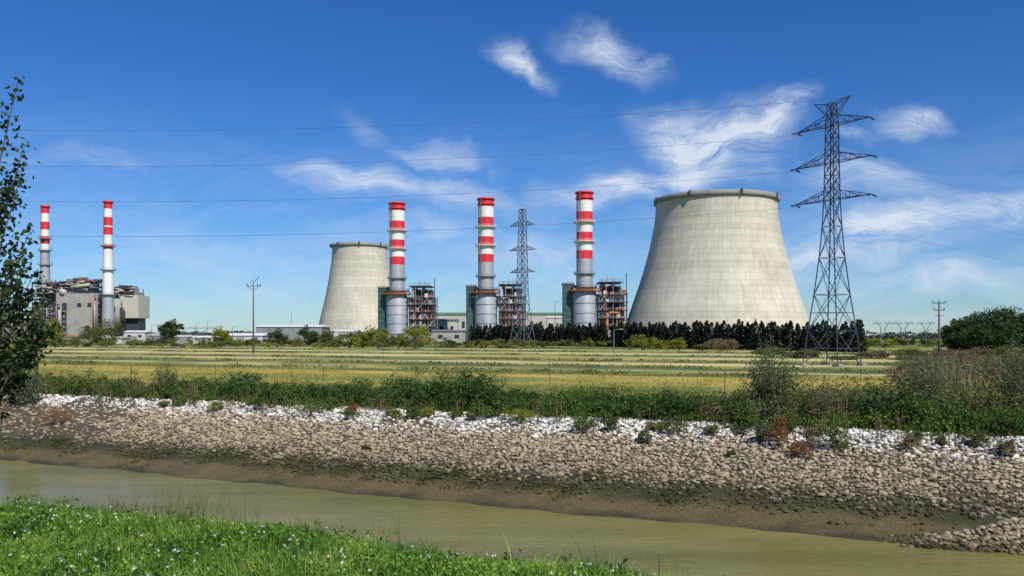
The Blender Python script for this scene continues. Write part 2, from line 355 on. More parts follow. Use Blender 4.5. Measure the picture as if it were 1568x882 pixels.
def make_stones(name,x,y,z,sz0,mat):
    n=len(x); sz=sz0*rng.uniform(0.6,1.35,size=(n,1,1))*np.where(rng.uniform(size=(n,1,1))<0.05,1.4,1.0)
    SV=ico[None]*rng.uniform(0.7,1.25,size=(n,12,1))*np.concatenate([rng.uniform(0.8,1.35,(n,1,1)),rng.uniform(0.8,1.2,(n,1,1)),rng.uniform(0.5,0.8,(n,1,1))],2)*sz
    ca=rng.uniform(0,6.28,n); co,si=np.cos(ca)[:,None],np.sin(ca)[:,None]
    SX=SV[:,:,0]*co-SV[:,:,1]*si; SY=SV[:,:,0]*si+SV[:,:,1]*co
    SV=np.stack([SX+x[:,None],SY+y[:,None],SV[:,:,2]+z[:,None]+rng.uniform(-0.01,0.05,(n,1))],2).reshape(-1,3)
    mesh_np(name, SV, (icf[None]+np.arange(n)[:,None,None]*12).reshape(-1,3), [mat])
make_stones('riprap_stones',x,y,z,0.108,ms)
xx=rng.uniform(13.3,26,6500); yc=np.interp(xx,[14,27],[30.0,29.0]); yy=yc+rng.uniform(-2.1,1.0,6500); z=height(xx,yy)
k=z>-3.08; make_stones('stone_spur',xx[k],yy[k],z[k],0.10,ms2)
# algae and drift weed along the tide line
n=1500; s_=rng.normal(35.6,0.55,n); t_=rng.uniform(-80,20,n); x,y=xy(s_,t_); k=(wob(x,y,0.45,8)+0.5*wob(x,y,1.9,2)>0.0)&(x<13); x,y=x[k],y[k]; z=height(x,y)
C=np.repeat(np.stack([x,y,z],1),16,0); C+=rng.normal(size=C.shape)*np.array([0.25,0.14,0.03]); C[:,2]=height(C[:,0],C[:,1])+rng.uniform(0.0,0.10,len(C))
V,Fq=leafquads(C,0.11,aspect=0.6); mesh_np('tide_line_algae',V,Fq,[L['algae']])

# ------------------------------------------------------------ near grass
n=150000
s_=rng.uniform(2.0,9.6,n); t_=rng.uniform(-16,6,n)
x,y=xy(s_,t_); k=(y>5.5)&(np.abs(x)<y*0.75+1)
x,y=x[k],y[k]; z=height(x,y); n=len(x)
cl=0.5+0.5*wob(x,y,2.2,2)
h=(0.05+0.13*np.clip(cl,0,1.2))*rng.uniform(0.6,1.6,n)
tall=rng.uniform(size=n)<0.008; h=np.where(tall,h*2.6,h)
parts=[blades(np.stack([x,y,z-0.01],1), h, rng.uniform(0.006,0.014,n), 0.9)]
nc=90000; s_=rng.uniform(2.5,9.2,nc); t_=rng.uniform(-15,5,nc); x,y=xy(s_,t_)
k=(y>5.5)&(np.abs(x)<y*0.75+1)&(rng.uniform(size=nc)<0.3+0.65*(wob(x,y,1.4,4)>0)); x,y=x[k],y[k]
lz=height(x,y)+rng.uniform(0.03,0.13,len(x))
parts.append(leafquads(np.stack([x,y,lz],1), 0.035, aspect=0.9))
V,Fq=cat(parts); mesh_np('grass_verge', V, Fq, [L['grassy']])
nf=2000; s_=rng.uniform(3,8.6,nf); t_=rng.uniform(-15,5,nf); x,y=xy(s_,t_); k=(wob(x,y,1.1,4)+0.5*wob(x,y,3.1,1)>0.0); x,y=x[k],y[k]
lz=height(x,y)+rng.uniform(0.09,0.18,len(x)); C=np.repeat(np.stack([x,y,lz],1),4,0)+rng.normal(0,0.007,(len(x)*4,3))
V,Fq=leafquads(C,0.023,aspect=0.8); mesh_np('clover_flowers',V,Fq,[L['flower']])
parts=[]
nw=120; s_=rng.uniform(3,8.4,nw); t_=rng.uniform(-14,4,nw); wx_,wy_=xy(s_,t_)
for a_,b_ in zip(wx_,wy_):
    P=np.array([a_,b_,float(height(a_,b_))])+rng.normal(size=(45,3))*np.array([0.09,0.09,0.0])+np.array([0,0,1])*rng.uniform(0.02,0.24,(45,1)); parts.append(leafquads(P,0.06,aspect=0.5))
V,Fq=cat(parts); mesh_np('broadleaf_weeds',V,Fq,[L['bank']])
parts=[]
for (cx,cn,hh) in [(-5.2,60,0.35),(-4.3,90,0.45),(-3.6,50,0.35),(-6.6,40,0.3),(-0.9,24,0.25),(0.2,18,0.22),(-2.2,24,0.25),(-1.45,10,0.5),(-3.9,20,0.6)]:
    sx_=rng.normal(cx,0.25,cn); sy_=(8.2-sx_*NX)/NY+rng.normal(0,0.15,cn)
    parts.append(blades(np.stack([sx_,sy_,height(sx_,sy_)],1), hh*rng.uniform(0.5,1.3,cn), 0.008, 0.5))
V,Fq=cat(parts); mesh_np('tall_seed_grass',V,Fq,[L['olive']])

# ------------------------------------------------------------ bank-top weeds
def weed_band(name, t0,t1,s0,s1,ncl,hfun,mat,leaf,per,rad):
    s_=rng.uniform(s0,s1,ncl); t_=rng.uniform(t0,t1,ncl); x,y=xy(s_,t_); parts=[]
    hh=hfun(x,y,s_,t_); k=hh>0.12; x,y,hh=x[k],y[k],hh[k]; z=height(x,y)
    n=len(x); C=np.stack([x,y,z],1)
    off=rng.normal(size=(n,per,3))*np.array([rad,rad,0]); zf=rng.uniform(0,1,(n,per))**0.8
    off*= (1.0-0.55*zf)[:,:,None]; off[:,:,2]=zf*hh[:,None]
    P=(C[:,None,:]+off).reshape(-1,3)
    parts.append(leafquads(P,leaf,upb=0.7,aspect=0.4))
    nb=n*6; P2=np.repeat(C,6,0)+rng.normal(size=(nb,3))*np.array([rad,rad,0]); P2[:,2]=height(P2[:,0],P2[:,1])
    parts.append(blades(P2,np.repeat(hh,6)*rng.uniform(0.7,1.25,nb),0.035,0.35))
    V,Fq=cat(parts); return mesh_np(name,V,Fq,[mat])
def hf(x,y,s,t):
    b=0.9+0.45*wob(x,y,0.35,1)+0.25*wob(x,y,1.1,2)
    edge=np.clip((s-42.3-0.9*wob(x,y,0.5,7))/1.0,0,1)
    left=1-0.45*np.clip((-t-42)/8,0,1)
    return b*edge*left*rng.uniform(0.6,1.3,len(x))
weed_band('bank_weeds',-95,22,41.4,47.5,3300,hf,L['bank'],0.16,26,0.28)
weed_band('roadside_weeds',-95,25,46.5,52,1400,lambda x,y,s,t:(0.35+0.35*wob(x,y,0.5,9))*rng.uniform(0.5,1.3,len(x)),L['olive'],0.13,16,0.3)
weed_band('dry_weeds',-95,22,41.2,47,650,lambda x,y,s,t:(0.6+0.5*wob(x,y,0.7,12)+0.35*np.clip((t+20)/20,0,1)+0.25*np.clip((-t-40)/8,0,1))*rng.uniform(0.6,1.8,len(x)),L['brown'],0.10,22,0.2)
weed_band('green_tangle',-20,25,43.5,56,1500,lambda x,y,s,t:(0.9+0.5*wob(x,y,0.3,19))*rng.uniform(0.5,1.3,len(x)),L['bank'],0.16,24,0.35)
def clumps(name,n,s0,s1,t0,t1,h0,h1,mat,fn,leaf=0.16,per=42):
    parts=[]
    for i in range(n):
        s=rng.uniform(s0,s1); t=rng.uniform(t0,t1); x,y=xy(s,t); f=fn(s,t,float(wob(x,y,0.22,4)))
        if f<=0.15: continue
        h=rng.uniform(h0,h1)*f; r=h*rng.uniform(0.55,0.95); z=float(height(x,y))
        P=crown_pts((x,y,z+h*0.42),r,r*0.9,h*0.62,int(9),per,0.42); P=P[P[:,2]>z-0.25]
        parts.append(leafquads(P,leaf,upb=0.3,aspect=0.5))
    V,Fq=cat(parts); mesh_np(name,V,Fq,[L[mat]])
clumps('bramble_thicket',380,42.8,46.2,-70,20,1.0,2.05,'bankdk',lambda s,t,w:(0.95+0.55*w)*(0.35 if t<-46 else 1.0)*(0.8 if -8>t>-22 else 1.0))
clumps('overhanging_weeds',95,41.0,43.2,-52,20,0.35,1.0,'bank',lambda s,t,w:(0.9+w) if w>-0.1 else 0,0.13,34)
clumps('tall_weed_thicket',150,44,48.5,-90,22,0.8,1.9,'olive',lambda s,t,w:0.8-0.5*w)
clumps('dry_bush_thicket',140,43.0,52,-12,26,0.8,2.2,'brown',lambda s,t,w:0.8-0.3*w,0.11,40)
clumps('green_bush_thicket',160,43.4,58,-8,30,0.9,2.2,'bank',lambda s,t,w:0.9+0.3*w,0.15,42)
clumps('left_bank_scrub',80,41.5,49,-85,-44,0.5,1.2,'terra',lambda s,t,w:0.8 if w>0.1 else 0,0.11,34)
clumps('left_bank_greenery',140,42.4,50,-88,-44,0.7,1.6,'bank',lambda s,t,w:0.9,0.15,36)
nb=70000; s_=49+rng.uniform(0,1,nb)**1.4*45; t_=rng.uniform(-110,60,nb); x,y=xy(s_,t_); k=(np.abs(x)<y*0.72)&(wob(x,y,0.18,6)+wob(x,y,0.9,6)*0.5>-0.4); x,y=x[k],y[k]; nb=len(x)
V,Fq=blades(np.stack([x,y,np.zeros(nb)],1),rng.uniform(0.08,0.26,nb),0.05,0.8); mesh_np('field_grass',V,Fq,[L['fieldgrass']])
parts=[]
for s0,w0,cnt in ((91,0.7,420),(110,0.5,420),(134,0.8,480),(166,0.6,420),(203,0.9,480),(248,1.1,520)):
    t_=rng.uniform(-s0*2.3,s0*0.75,cnt); s_=s0+rng.normal(0,w0,cnt)+2.5*np.sin(t_*0.02+s0); x,y=xy(s_,t_); k=(np.abs(x)<y*0.75)&(wob(x,y,0.06,s0)>-0.35); x,y=x[k],y[k]
    C=np.repeat(np.stack([x,y,np.zeros(len(x))],1),14,0); m_=len(C); C+=rng.normal(size=(m_,3))*np.array([0.6,0.4,0]); C[:,2]=rng.uniform(0.03,0.4,m_)
    parts.append(leafquads(C,0.22+s0*0.0009,upb=1.0,aspect=0.45))
V,Fq=cat(parts); mesh_np('ditch_grass',V,Fq,[L['olive']])

# ------------------------------------------------------------ bushes, shrubs and trees
def bush_at(name,x,D,zb,hh,w,mat,lf,dens,stems='bark'):
    ncl=int(28*dens*max(1,w/hh)); P=crown_pts((0,0,hh*0.46),w*0.95,w*0.8,hh*0.60,ncl,70,0.38)
    P=P[P[:,2]>-0.05]
    V,Fq=leafquads(P,lf); e=empty(name,(x,D,zb))
    mesh_np('leaves',V,Fq,[L[mat]],parent=e)
    b=MB()
    for i in range(6):
        a=i*1.05+rng.uniform(); b.beam((0,0,-0.1),(math.cos(a)*w*0.45,math.sin(a)*w*0.45,hh*0.5),0.018*hh,stems,5,0.005*hh)
    o=b.build('stems'); o.parent=e
def bush(name,px,D,wpx,ytop,mat,leaf=None,dens=1.0):
    x=PX(px,D); zb=float(height(x,D)); bush_at(name,x,D,zb,PZ(ytop,D)-zb,wpx/F*D/2,mat,leaf or max(0.12,D*0.0019),dens)
def low_plant(name,px,py,wpx,hpx,mat,leaf=0.07):
    D=hit(px,py); x=PX(px,D); bush_at(name,x,D,float(height(x,D)),hpx/F*D,wpx/F*D/2,mat,leaf,0.8,'twig')
def tree(name,x,y,h,cw,mat,leaf,trunk=0.25,zb=0.0,ncl=60,per=90,low=0.25,dark='bark'):
    e=empty(name,(x,y,zb)); b=MB(); r=trunk
    b.beam((0,0,-0.2),(0.1*r,0,h*0.35),r,dark,8,r*0.75); b.beam((0.1*r,0,h*0.35),(0,0,h*0.85),r*0.75,dark,8,r*0.2)
    for i in range(12):
        a=i*2.4; z0=h*(0.2+0.045*i); ex=cw*0.42*(1-0.3*i/12)
        b.beam((0,0,z0),(math.cos(a)*ex,math.sin(a)*ex,z0+h*0.18),r*0.35,dark,5,r*0.08)
    o=b.build('trunk_and_limbs'); o.parent=e
    P=crown_pts((0,0,h*(0.5+low/2)),cw*0.55,cw*0.5,h*(0.5-low/2)*1.08,ncl,per,0.27,low=-0.95)
    P=P[P[:,2]>0.1]
    V,Fq=leafquads(P,leaf); mesh_np('crown',V,Fq,[L[mat]],parent=e)
    return e
for a in [(80,360,46,488,'yg'),(165,340,60,491,'olive'),(140,345,44,497,'olive'),(338,300,36,500,'yg'),(425,290,42,503,'dark'),(472,330,40,499,'dark'),(500,320,36,506,'olive'),(535,280,54,504,'olive'),(555,275,36,509,'yg'),(580,270,48,498,'yg'),(610,265,36,510,'olive'),(637,260,62,494,'yg'),(985,240,54,512,'yg'),(1008,238,44,520,'yg'),(1040,235,34,518,'yg'),(965,238,20,514,'olive'),(1105,230,66,519,'brown'),(1075,232,30,526,'olive'),(1340,160,60,538,'brown'),(1395,150,70,534,'olive'),(1450,150,60,531,'brown'),(1500,130,70,528,'brown'),(1545,125,70,524,'olive'),(1180,170,60,530,'olive'),(1235,160,50,535,'olive'),(1215,165,40,540,'brown'),(1290,150,46,545,'olive')]:
    bush('bush',*a)
for a in [(988,682,30,30,'greygreen'),(893,664,44,30,'bank'),(937,662,24,28,'bank'),(600,642,30,16,'yg'),(655,640,34,18,'yg'),(795,650,60,26,'yg'),(1035,668,56,30,'olive'),(1280,692,44,46,'bank'),(1090,668,28,20,'olive'),(330,632,32,18,'yg'),(400,630,50,26,'bank'),(470,640,90,36,'bank'),(1395,690,34,26,'brown'),(1500,688,46,34,'olive'),(1540,700,40,30,'brown'),(1195,685,50,44,'terra'),(1225,704,44,30,'terra'),(1170,680,40,40,'greygreen'),(1250,690,50,44,'brown'),(90,650,60,28,'terra'),(540,634,26,16,'terra'),(722,646,20,14,'greygreen'),(840,640,36,22,'bank'),(1350,660,40,24,'olive'),(1440,684,20,16,'olive'),(1120,700,16,10,'olive'),(560,690,14,8,'olive'),(1000,660,24,16,'brown'),(700,640,26,14,'bank'),(760,640,22,16,'olive'),(250,626,24,12,'olive')]:
    low_plant('small_shrub',*a)
def shrub(name,px,D,ytop,wpx,mat,nst=26,leaf=0.11,npl=60):
    x=PX(px,D); zb=float(height(x,D)); hh=PZ(ytop,D)-zb; w=wpx/F*D/2; e=empty(name,(x,D,zb)); b=MB(); pts=[]
    for i in range(nst):
        a=rng.uniform(0,6.28); f=rng.uniform(0.1,1)**0.7; H=hh*(1.05-0.45*f)*rng.uniform(0.55,1.0) if i else hh
        p0=Vector((math.cos(a)*0.12,math.sin(a)*0.12,0)); p1=Vector((math.cos(a)*w*f*0.45,math.sin(a)*w*f*0.45,H*0.5)); p2=Vector((math.cos(a)*w*f,math.sin(a)*w*f,H))
        b.beam(p0,p1,0.02,'twig',4,0.014); b.beam(p1,p2,0.014,'twig',4,0.005)
        for j in range(npl):
            u=rng.uniform(0.08,1.0); q=p0.lerp(p1,u*2) if u<0.5 else p1.lerp(p2,u*2-1)
            sp=0.08+0.22*(1-u)*w*0.6; pts.append((q.x+rng.normal()*sp,q.y+rng.normal()*sp,max(0.05,q.z+rng.normal()*sp)))
    o=b.build('stems'); o.parent=e
    V,Fq=leafquads(np.array(pts),leaf,upb=0.4,aspect=0.45); mesh_np('leaves',V,Fq,[L[mat]],parent=e)
for a in [(1190,43,484,92,'greygreen',56,0.12,85),(1168,43.5,512,74,'greygreen',32,0.12,80),(1205,42,556,94,'olive',34,0.12,80),(1185,41.5,586,114,'greygreen',30,0.12,80),(1420,44,525,88,'greygreen',44,0.12,80),(1395,46,540,54,'greygreen',24,0.12,80),(1562,41,494,74,'greygreen',46,0.12,80),(1540,42,548,64,'olive',28,0.12,80),(42,60,538,60,'greygreen',40,0.13,80),(22,61,556,46,'olive',26,0.13,70),(248,60,542,48,'greygreen',28,0.13,70),(262,59,560,40,'olive',18,0.13,70),(686,50,558,26,'olive',10,0.1,60),(450,58,558,32,'brown',14,0.1,60),(1255,41,558,60,'brown',30,0.1,70),(1275,42,580,60,'terra',14,0.1,60),(1135,42,586,40,'bank',24,0.12,70),(1320,42,570,74,'greygreen',30,0.12,70),(1350,44,566,64,'brown',22,0.11,70),(1490,40,580,64,'brown',30,0.11,70),(1450,43,560,54,'olive',24,0.12,70),(1015,48,584,46,'olive',16,0.12,70),(375,60,558,14,'brown',5,0.1,50),(830,49,588,26,'brown',8,0.1,50),(560,54,574,20,'brown',6,0.1,50)]:
    shrub('tall_shrub',*a)
tree('dark_tree',PX(262,420),420,PZ(489,420),13,'dark',0.9,0.3,ncl=50,per=60,low=0.1)
for px,D,yt,w in [(1492,205,480,13),(1520,200,471,15),(1550,197,469,15),(1582,193,474,15),(1468,212,488,9),(1610,190,470,15),(1505,190,496,12),(1540,188,494,14),(1570,186,496,14)]:
    tree('broadleaf_tree',PX(px,D),D,PZ(yt,D)*1.04,w,'dark',0.5,0.3,ncl=100,per=70,low=-0.05)
def poplar():
    bx,by=-7.8,11.4; zb=float(height(bx,by)); e=empty('poplar_tree',(bx,by,zb)); b=MB(); pts=[]
    H=6.6; b.beam((0,0,-0.2),(0.05,0,2.5),0.13,'bark',9,0.10); b.beam((0.05,0,2.5),(0,0,5.0),0.10,'bark',8,0.04); b.beam((0,0,5.0),(0.25,0,H-0.3),0.04,'bark',6,0.01)
    shoots=[]
    for i in range(100):
        z0=rng.uniform(1.0,4.2); a=rng.uniform(0,6.28); out=rng.uniform(0.4,1.45)*(1.0 if z0<2.4 else 0.75); up=rng.uniform(0.5,1.6)
        shoots.append((z0,a,out,up))
    for z0,a,out,up in [(3.6,0.1,1.10,2.15),(3.3,-0.2,1.0,2.0),(3.0,0.15,1.15,1.9),(2.7,0.0,1.18,1.7),(2.9,-0.1,1.05,1.4),(2.3,0.25,1.2,1.5),(2.4,0.0,1.15,0.9),(1.8,0.1,1.25,1.1),(1.6,0.1,1.45,1.3),(1.5,-0.1,1.5,1.2),(1.5,0.2,1.55,1.0),(1.4,0.0,1.4,0.9),(1.6,0.15,1.4,0.8),(1.3,0.05,1.5,1.3),(1.2,-0.2,1.45,1.0),(2.0,-0.1,1.35,1.4),(2.1,0.15,1.3,1.1),(1.7,-0.2,1.4,1.4)]: shoots.append((z0,a,out,up))
    for z0,a,out,up in shoots:
        dx,dy=math.cos(a),math.sin(a); p0=Vector((0,0,z0)); p1=Vector((dx*out*0.75,dy*out*0.75,z0+up*0.4)); p2=Vector((dx*out,dy*out,z0+up))
        b.beam(p0,p1,0.02,'bark',5,0.012); b.beam(p1,p2,0.012,'bark',5,0.004)
        for j in range(165):
            u=rng.uniform(0.12,1.02); q=p0.lerp(p1,u*2) if u<0.5 else p1.lerp(p2,u*2-1); sp=0.055+0.11*(1-u)
            pts.append((q.x+rng.normal()*sp,q.y+rng.normal()*sp,q.z+rng.normal()*sp))
    o=b.build('trunk_and_branches'); o.parent=e
    V,Fq=leafquads(np.array(pts),0.075,aspect=0.75); mesh_np('leaves',V,Fq,[L['poplar']],parent=e)
poplar()
parts=[]
p0=np.array([PX(722,392),392.]); p1=np.array([PX(1322,212),212.])
nt_=190
for i in range(nt_):
    u=i/(nt_-1); c=p0*(1-u)+p1*u+rng.normal(0,0.5,2); H=rng.uniform(6.8,9.0)*(0.92 if u>0.8 else 1.0); rr=rng.uniform(1.5,2.1)
    n=330; zf=rng.uniform(0,1,n)**1.1; rad=rr*(1-zf)**0.55*np.sqrt(rng.uniform(0.2,1,n)); a=rng.uniform(0,6.28,n)
    P=np.stack([c[0]+rad*np.cos(a),c[1]+rad*np.sin(a),zf*H],1); parts.append(leafquads(P,0.85,upb=0.8,aspect=0.5))
V,Fq=cat(parts); mesh_np('conifer_hedge',V,Fq,[L['conifer']])
for nm,cnt,mt in (('field_edge_bushes',160,'olive'),('field_edge_scrub',100,'yg'),('field_edge_dark_bushes',90,'dark')):
    parts=[]
    for i in range(cnt):
        px=rng.uniform(-60,1500); D=rng.uniform(265,400); w=rng.uniform(1.5,4.5); h=rng.uniform(1.0,3.6)
        parts.append(leafquads(crown_pts((PX(px,D),D,h*0.45),w,w,h*0.6,10,40,0.4),0.5))
    V,Fq=cat(parts); mesh_np(nm,V,Fq,[L[mt]])
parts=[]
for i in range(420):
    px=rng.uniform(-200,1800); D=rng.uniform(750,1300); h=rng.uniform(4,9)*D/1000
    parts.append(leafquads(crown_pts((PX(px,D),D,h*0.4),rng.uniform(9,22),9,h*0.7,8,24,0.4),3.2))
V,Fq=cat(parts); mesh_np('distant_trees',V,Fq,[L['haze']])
nb=13000; px=rng.uniform(1400,1660,nb); D=rng.uniform(66,125,nb); x=(px-784)/F*D; ww_=wob(x,D,0.3,3); k=rng.uniform(size=nb)<np.clip(0.25+0.9*ww_+(px-1440)/200,0,1); x,D,ww_=x[k],D[k],ww_[k]
V,Fq=blades(np.stack([x,D,np.zeros(len(x))],1),rng.uniform(0.5,1.7,len(x))*(1+0.7*np.clip(ww_,-0.5,1)),0.08,0.45); mesh_np('reed_bed',V,Fq,[L['reed']])
for nm,cnt,mt in (('reed_bed_bushes',50,'greygreen'),('dry_scrub',60,'brown')):
    parts=[]
    for i in range(cnt):
        D=rng.uniform(70,125); px=rng.uniform(1370,1640); h=rng.uniform(0.8,2.5); w=rng.uniform(0.8,2.2); parts.append(leafquads(crown_pts((PX(px,D),D,h*0.45),w,w,h*0.6,12,40,0.4),0.2))
    V,Fq=cat(parts); mesh_np(nm,V,Fq,[L[mt]])

# ------------------------------------------------------------ cooling towers
def tower(name,x,D,H,rt,n=128,rimh=2.6):
    b=MB(); prof=[]; z0=6.0
    fr=[0.0,0.09,0.22,0.36,0.50,0.64,0.78,0.90,1.0]; rr=[1.545,1.49,1.395,1.29,1.197,1.118,1.052,1.010,1.0]
    for i in range(41):
        f=i/40; prof.append((rt*float(np.interp(f,fr,rr)),z0+(H-rimh-z0)*f))
    rs=np.array([q[0] for q in prof])
    for _ in range(4): rs[1:-1]=(rs[:-2]+rs[1:-1]*2+rs[2:])/4
    prof=[(float(r),q[1]) for r,q in zip(rs,prof)]
    b.lathe(0,0,prof,'tower',n); rb=prof[0][0]
    zt=H-rimh
    b.lathe(0,0,[(rt-0.3,zt-0.3),(rt+1.0,zt+0.4),(rt+1.2,zt+0.9),(rt+1.2,H),(rt+0.5,H),(rt+0.5,H-0.4),(rt-0.6,H-0.4),(rt-1.0,H-3.5)],'rim',n)
    b.lathe(0,0,[(rt-1.0,H-3.5)]+[(r-1.0,z) for r,z in prof[::-1]],'darkconc',n)
    for i in range(44):
        a=2*math.pi*i/44
        for s2 in (a-math.pi/44,a+math.pi/44):
            b.beam(((rb+1.2)*math.cos(s2),(rb+1.2)*math.sin(s2),0),((rb-0.2)*math.cos(a),(rb-0.2)*math.sin(a),z0+0.3),0.4,'rim',6)
    b.lathe(0,0,[(rb+2.5,0),(rb+2.5,0.8),(rb+0.5,0.8)],'rim',n)
    for i in range(8):
        a=2*math.pi*(i+0.2)/8; r=rt+1.5; b.box(r*math.cos(a)-0.4,r*math.cos(a)+0.4,r*math.sin(a)-0.4,r*math.sin(a)+0.4,H-2.3,H+0.5,'steeld')
    return b.build(name,(x,D,0))
tower('cooling_tower',PX(1096,430),430,PZ(290,400),29.9)
tower('cooling_tower',PX(551,650),650,PZ(373,640),20.7)

# ------------------------------------------------------------ chimney stacks
def stack(x,D):
    b=MB(); k=0.3308; Zy=lambda y:4.5+(512-y)*k
    r=4.15
    bands=[('red',294,308),('white',308,325),('red',325,341),('white',341,356),('red',356,370),('white',370,384),('red',384,397),('alu',397,447)]
    for i,(m,y0,y1) in enumerate(bands):
        rr=r+0.03*(i%2); b.lathe(0,0,[(rr,Zy(y1)),(rr,Zy(y0))],m,40)
    b.ring(0,0,3.4,4.75,Zy(297),0.9,'red'); b.ring(0,0,3.4,4.7,Zy(305),0.5,'red')
    b.lathe(0,0,[(4.2,Zy(294)),(3.5,Zy(294)),(3.5,Zy(294)-8)],'black',40)
    def platform(z,mat,ro=6.0):
        b.ring(0,0,4.0,ro,z,0.3,mat)
        for i in range(20):
            a=2*math.pi*i/20; a2=2*math.pi*(i+1)/20; c0=(ro*0.98*math.cos(a),ro*0.98*math.sin(a)); c1=(ro*0.98*math.cos(a2),ro*0.98*math.sin(a2))
            b.beam((*c0,z),(*c0,z+1.3),0.07,mat)
            for dz in (0.7,1.3): b.beam((*c0,z+dz),(*c1,z+dz),0.06,mat)
            if i%2==0: b.beam((*c0,z),(4.1*math.cos(a),4.1*math.sin(a),z-1.6),0.08,mat)
    platform(Zy(341),'white',5.6); platform(Zy(371),'white',5.6); platform(Zy(420),'aludark',5.4)
    b.lathe(0,0,[(4.2,Zy(440)),(5.9,Zy(452)),(5.9,0)],'alu',40)
    for y in (465,480,495): b.ring(0,0,5.85,6.05,Zy(y),0.35,'aludark')
    platform(Zy(446),'orange',8.0); platform(Zy(441),'steeld',6.5)
    for dx in (-0.35,0.35): b.beam((dx-2.5,-4.0,Zy(447)),(dx-2.5,-4.0,Zy(297)),0.08,'aludark')
    for z in np.arange(Zy(447),Zy(297),1.2): b.beam((-2.9,-4.1,z),(-2.1,-4.1,z),0.06,'aludark')
    b.build('striped_chimney',(x,D,0))
def hrsg(x,D,seed):
    r=random.Random(seed); b=MB(); y0=-6; y1=12; xa,xb=7.0,21.0
    b.box(-10.5,-5.6,-2,11,0,30,'teal'); b.box(-10.9,-5.3,-2.3,11.3,30,30.8,'aludark')
    for z in range(3,30,3): b.box(-10.5,-5.6,-2.06,-2.0,z,z+0.12,'aludark')
    b.box(-5.6,-2,2,9,22,27,'teal')
    b.box(8.2,12.2,-3,11,0,23.5,'pink'); b.box(12.8,20.4,-1,11.2,0,24.3,'steeld'); b.box(13.3,19.0,-2.2,-1.01,3,15,'aludark'); b.box(9,19,0,10,24.6,29,'steeld')
    b.box(6.9,8.0,-4,6,0,25,'pink')
    for z in range(2,24,3): b.box(8.15,12.25,-3.1,-3.0,z,z+0.25,'aludark')
    xs=[7.0,10.5,14.0,17.5,21.0]
    for X in xs:
        for Yy in (y0,y1): b.beam((X,Yy,0),(X,Yy,30 if X<20 else 26),0.28,'steel' if X!=10.5 else 'orange')
    lev=[4.5,8.5,12.5,16.5,20.5,24.3]
    for z in lev:
        b.box(xa-0.5,xb+0.5,y0-1.0,y0+2.2,z,z+0.22,'steeld')
        for Yy in (y0,y1): b.beam((xa,Yy,z),(xb,Yy,z),0.25,'rust')
        for dz in (0.6,1.2): b.beam((xa-0.5,y0-1.0,z+dz),(xb+0.5,y0-1.0,z+dz),0.07,'orange' if r.random()<.4 else 'alu')
        for X in np.arange(xa-0.5,xb+0.6,1.5): b.beam((X,y0-1,z),(X,y0-1,z+1.2),0.06,'alu')
    for i in range(len(lev)-1):
        X=xs[r.randrange(4)]; b.beam((X,y0-0.6,lev[i]),(X+3.5,y0-0.6,lev[i+1]),0.22,'alu')
        X=xs[r.randrange(4)]; b.beam((X,y0,lev[i]),(X+3.5,y0,lev[i+1]),0.18,'steel'); b.beam((X+3.5,y0,lev[i]),(X,y0,lev[i+1]),0.18,'steel')
    for i in range(13):
        X=r.uniform(xa,xb); Yy=r.uniform(y0-0.2,-3.2); za=r.uniform(0,10); zb=za+r.uniform(8,18); rr=r.choice((0.2,0.3,0.45,0.6)); m=r.choice(('rust','rust','alu','tan','orange','pink'))
        b.beam((X,Yy,za),(X,Yy,min(zb,27)),rr,m,8); X2=min(xb,X+r.uniform(1,6)); b.beam((X,Yy,min(zb,27)),(X2,Yy,min(zb,27)),rr,m,8)
    for i in range(14):
        X=r.uniform(xa,xb-2); z=r.choice(lev)+0.3; b.box(X,X+r.uniform(0.7,2.2),y0,y0+r.uniform(1,2),z,z+r.uniform(0.8,2.4),r.choice(('alu','tan','aludark','white','rust')))
    for zc,X0 in ((29.3,9.5),(29.0,14.5)): b.beam((X0,-2,zc),(X0,9,zc),1.0,'tan',12)
    b.box(xa,xb-2,y0,y1,30.6,31.0,'steeld')
    for X in np.arange(xa,xb-1.9,1.5):
        b.beam((X,y0,31),(X,y0,32.2),0.07,'steeld'); b.beam((X,y0,28),(X,y0,30.6),0.1,'steeld')
    for dz in (31.7,32.3): b.beam((xa,y0,dz),(xb-2,y0,dz),0.08,'rust')
    for X,h in ((12,35),(14.6,34),(16,33.6),(9.3,33)): b.beam((X,2,31),(X,2,h),0.22,'alu',6)
    b.beam((20.8,-5,0),(20.8,-5,35),0.22,'steeld',6)
    b.box(4.5,6.85,-2.5,2.5,19,24.9,'alu'); b.beam((-8,0,31),(-2,0,27.5),0.5,'orange',8)
    b.beam((-5,-3.5,28),(8,-6,27.5),0.25,'orange',6)
    b.box(-4,24,-16,-9,0,4.5,'tan'); b.box(-4.3,24.3,-16.3,-8.7,4.5,5.0,'aludark')
    for X in range(-2,23,4): b.box(X,X+1.8,-16.05,-16.0,1.2,3.0,'glass')
    b.build('boiler_structure',(x,D,0))
for i,(px,D) in enumerate([(895,430),(744,450),(608,465)]):
    stack(PX(px,D),D); hrsg(PX(px,D),D+2,11+i)

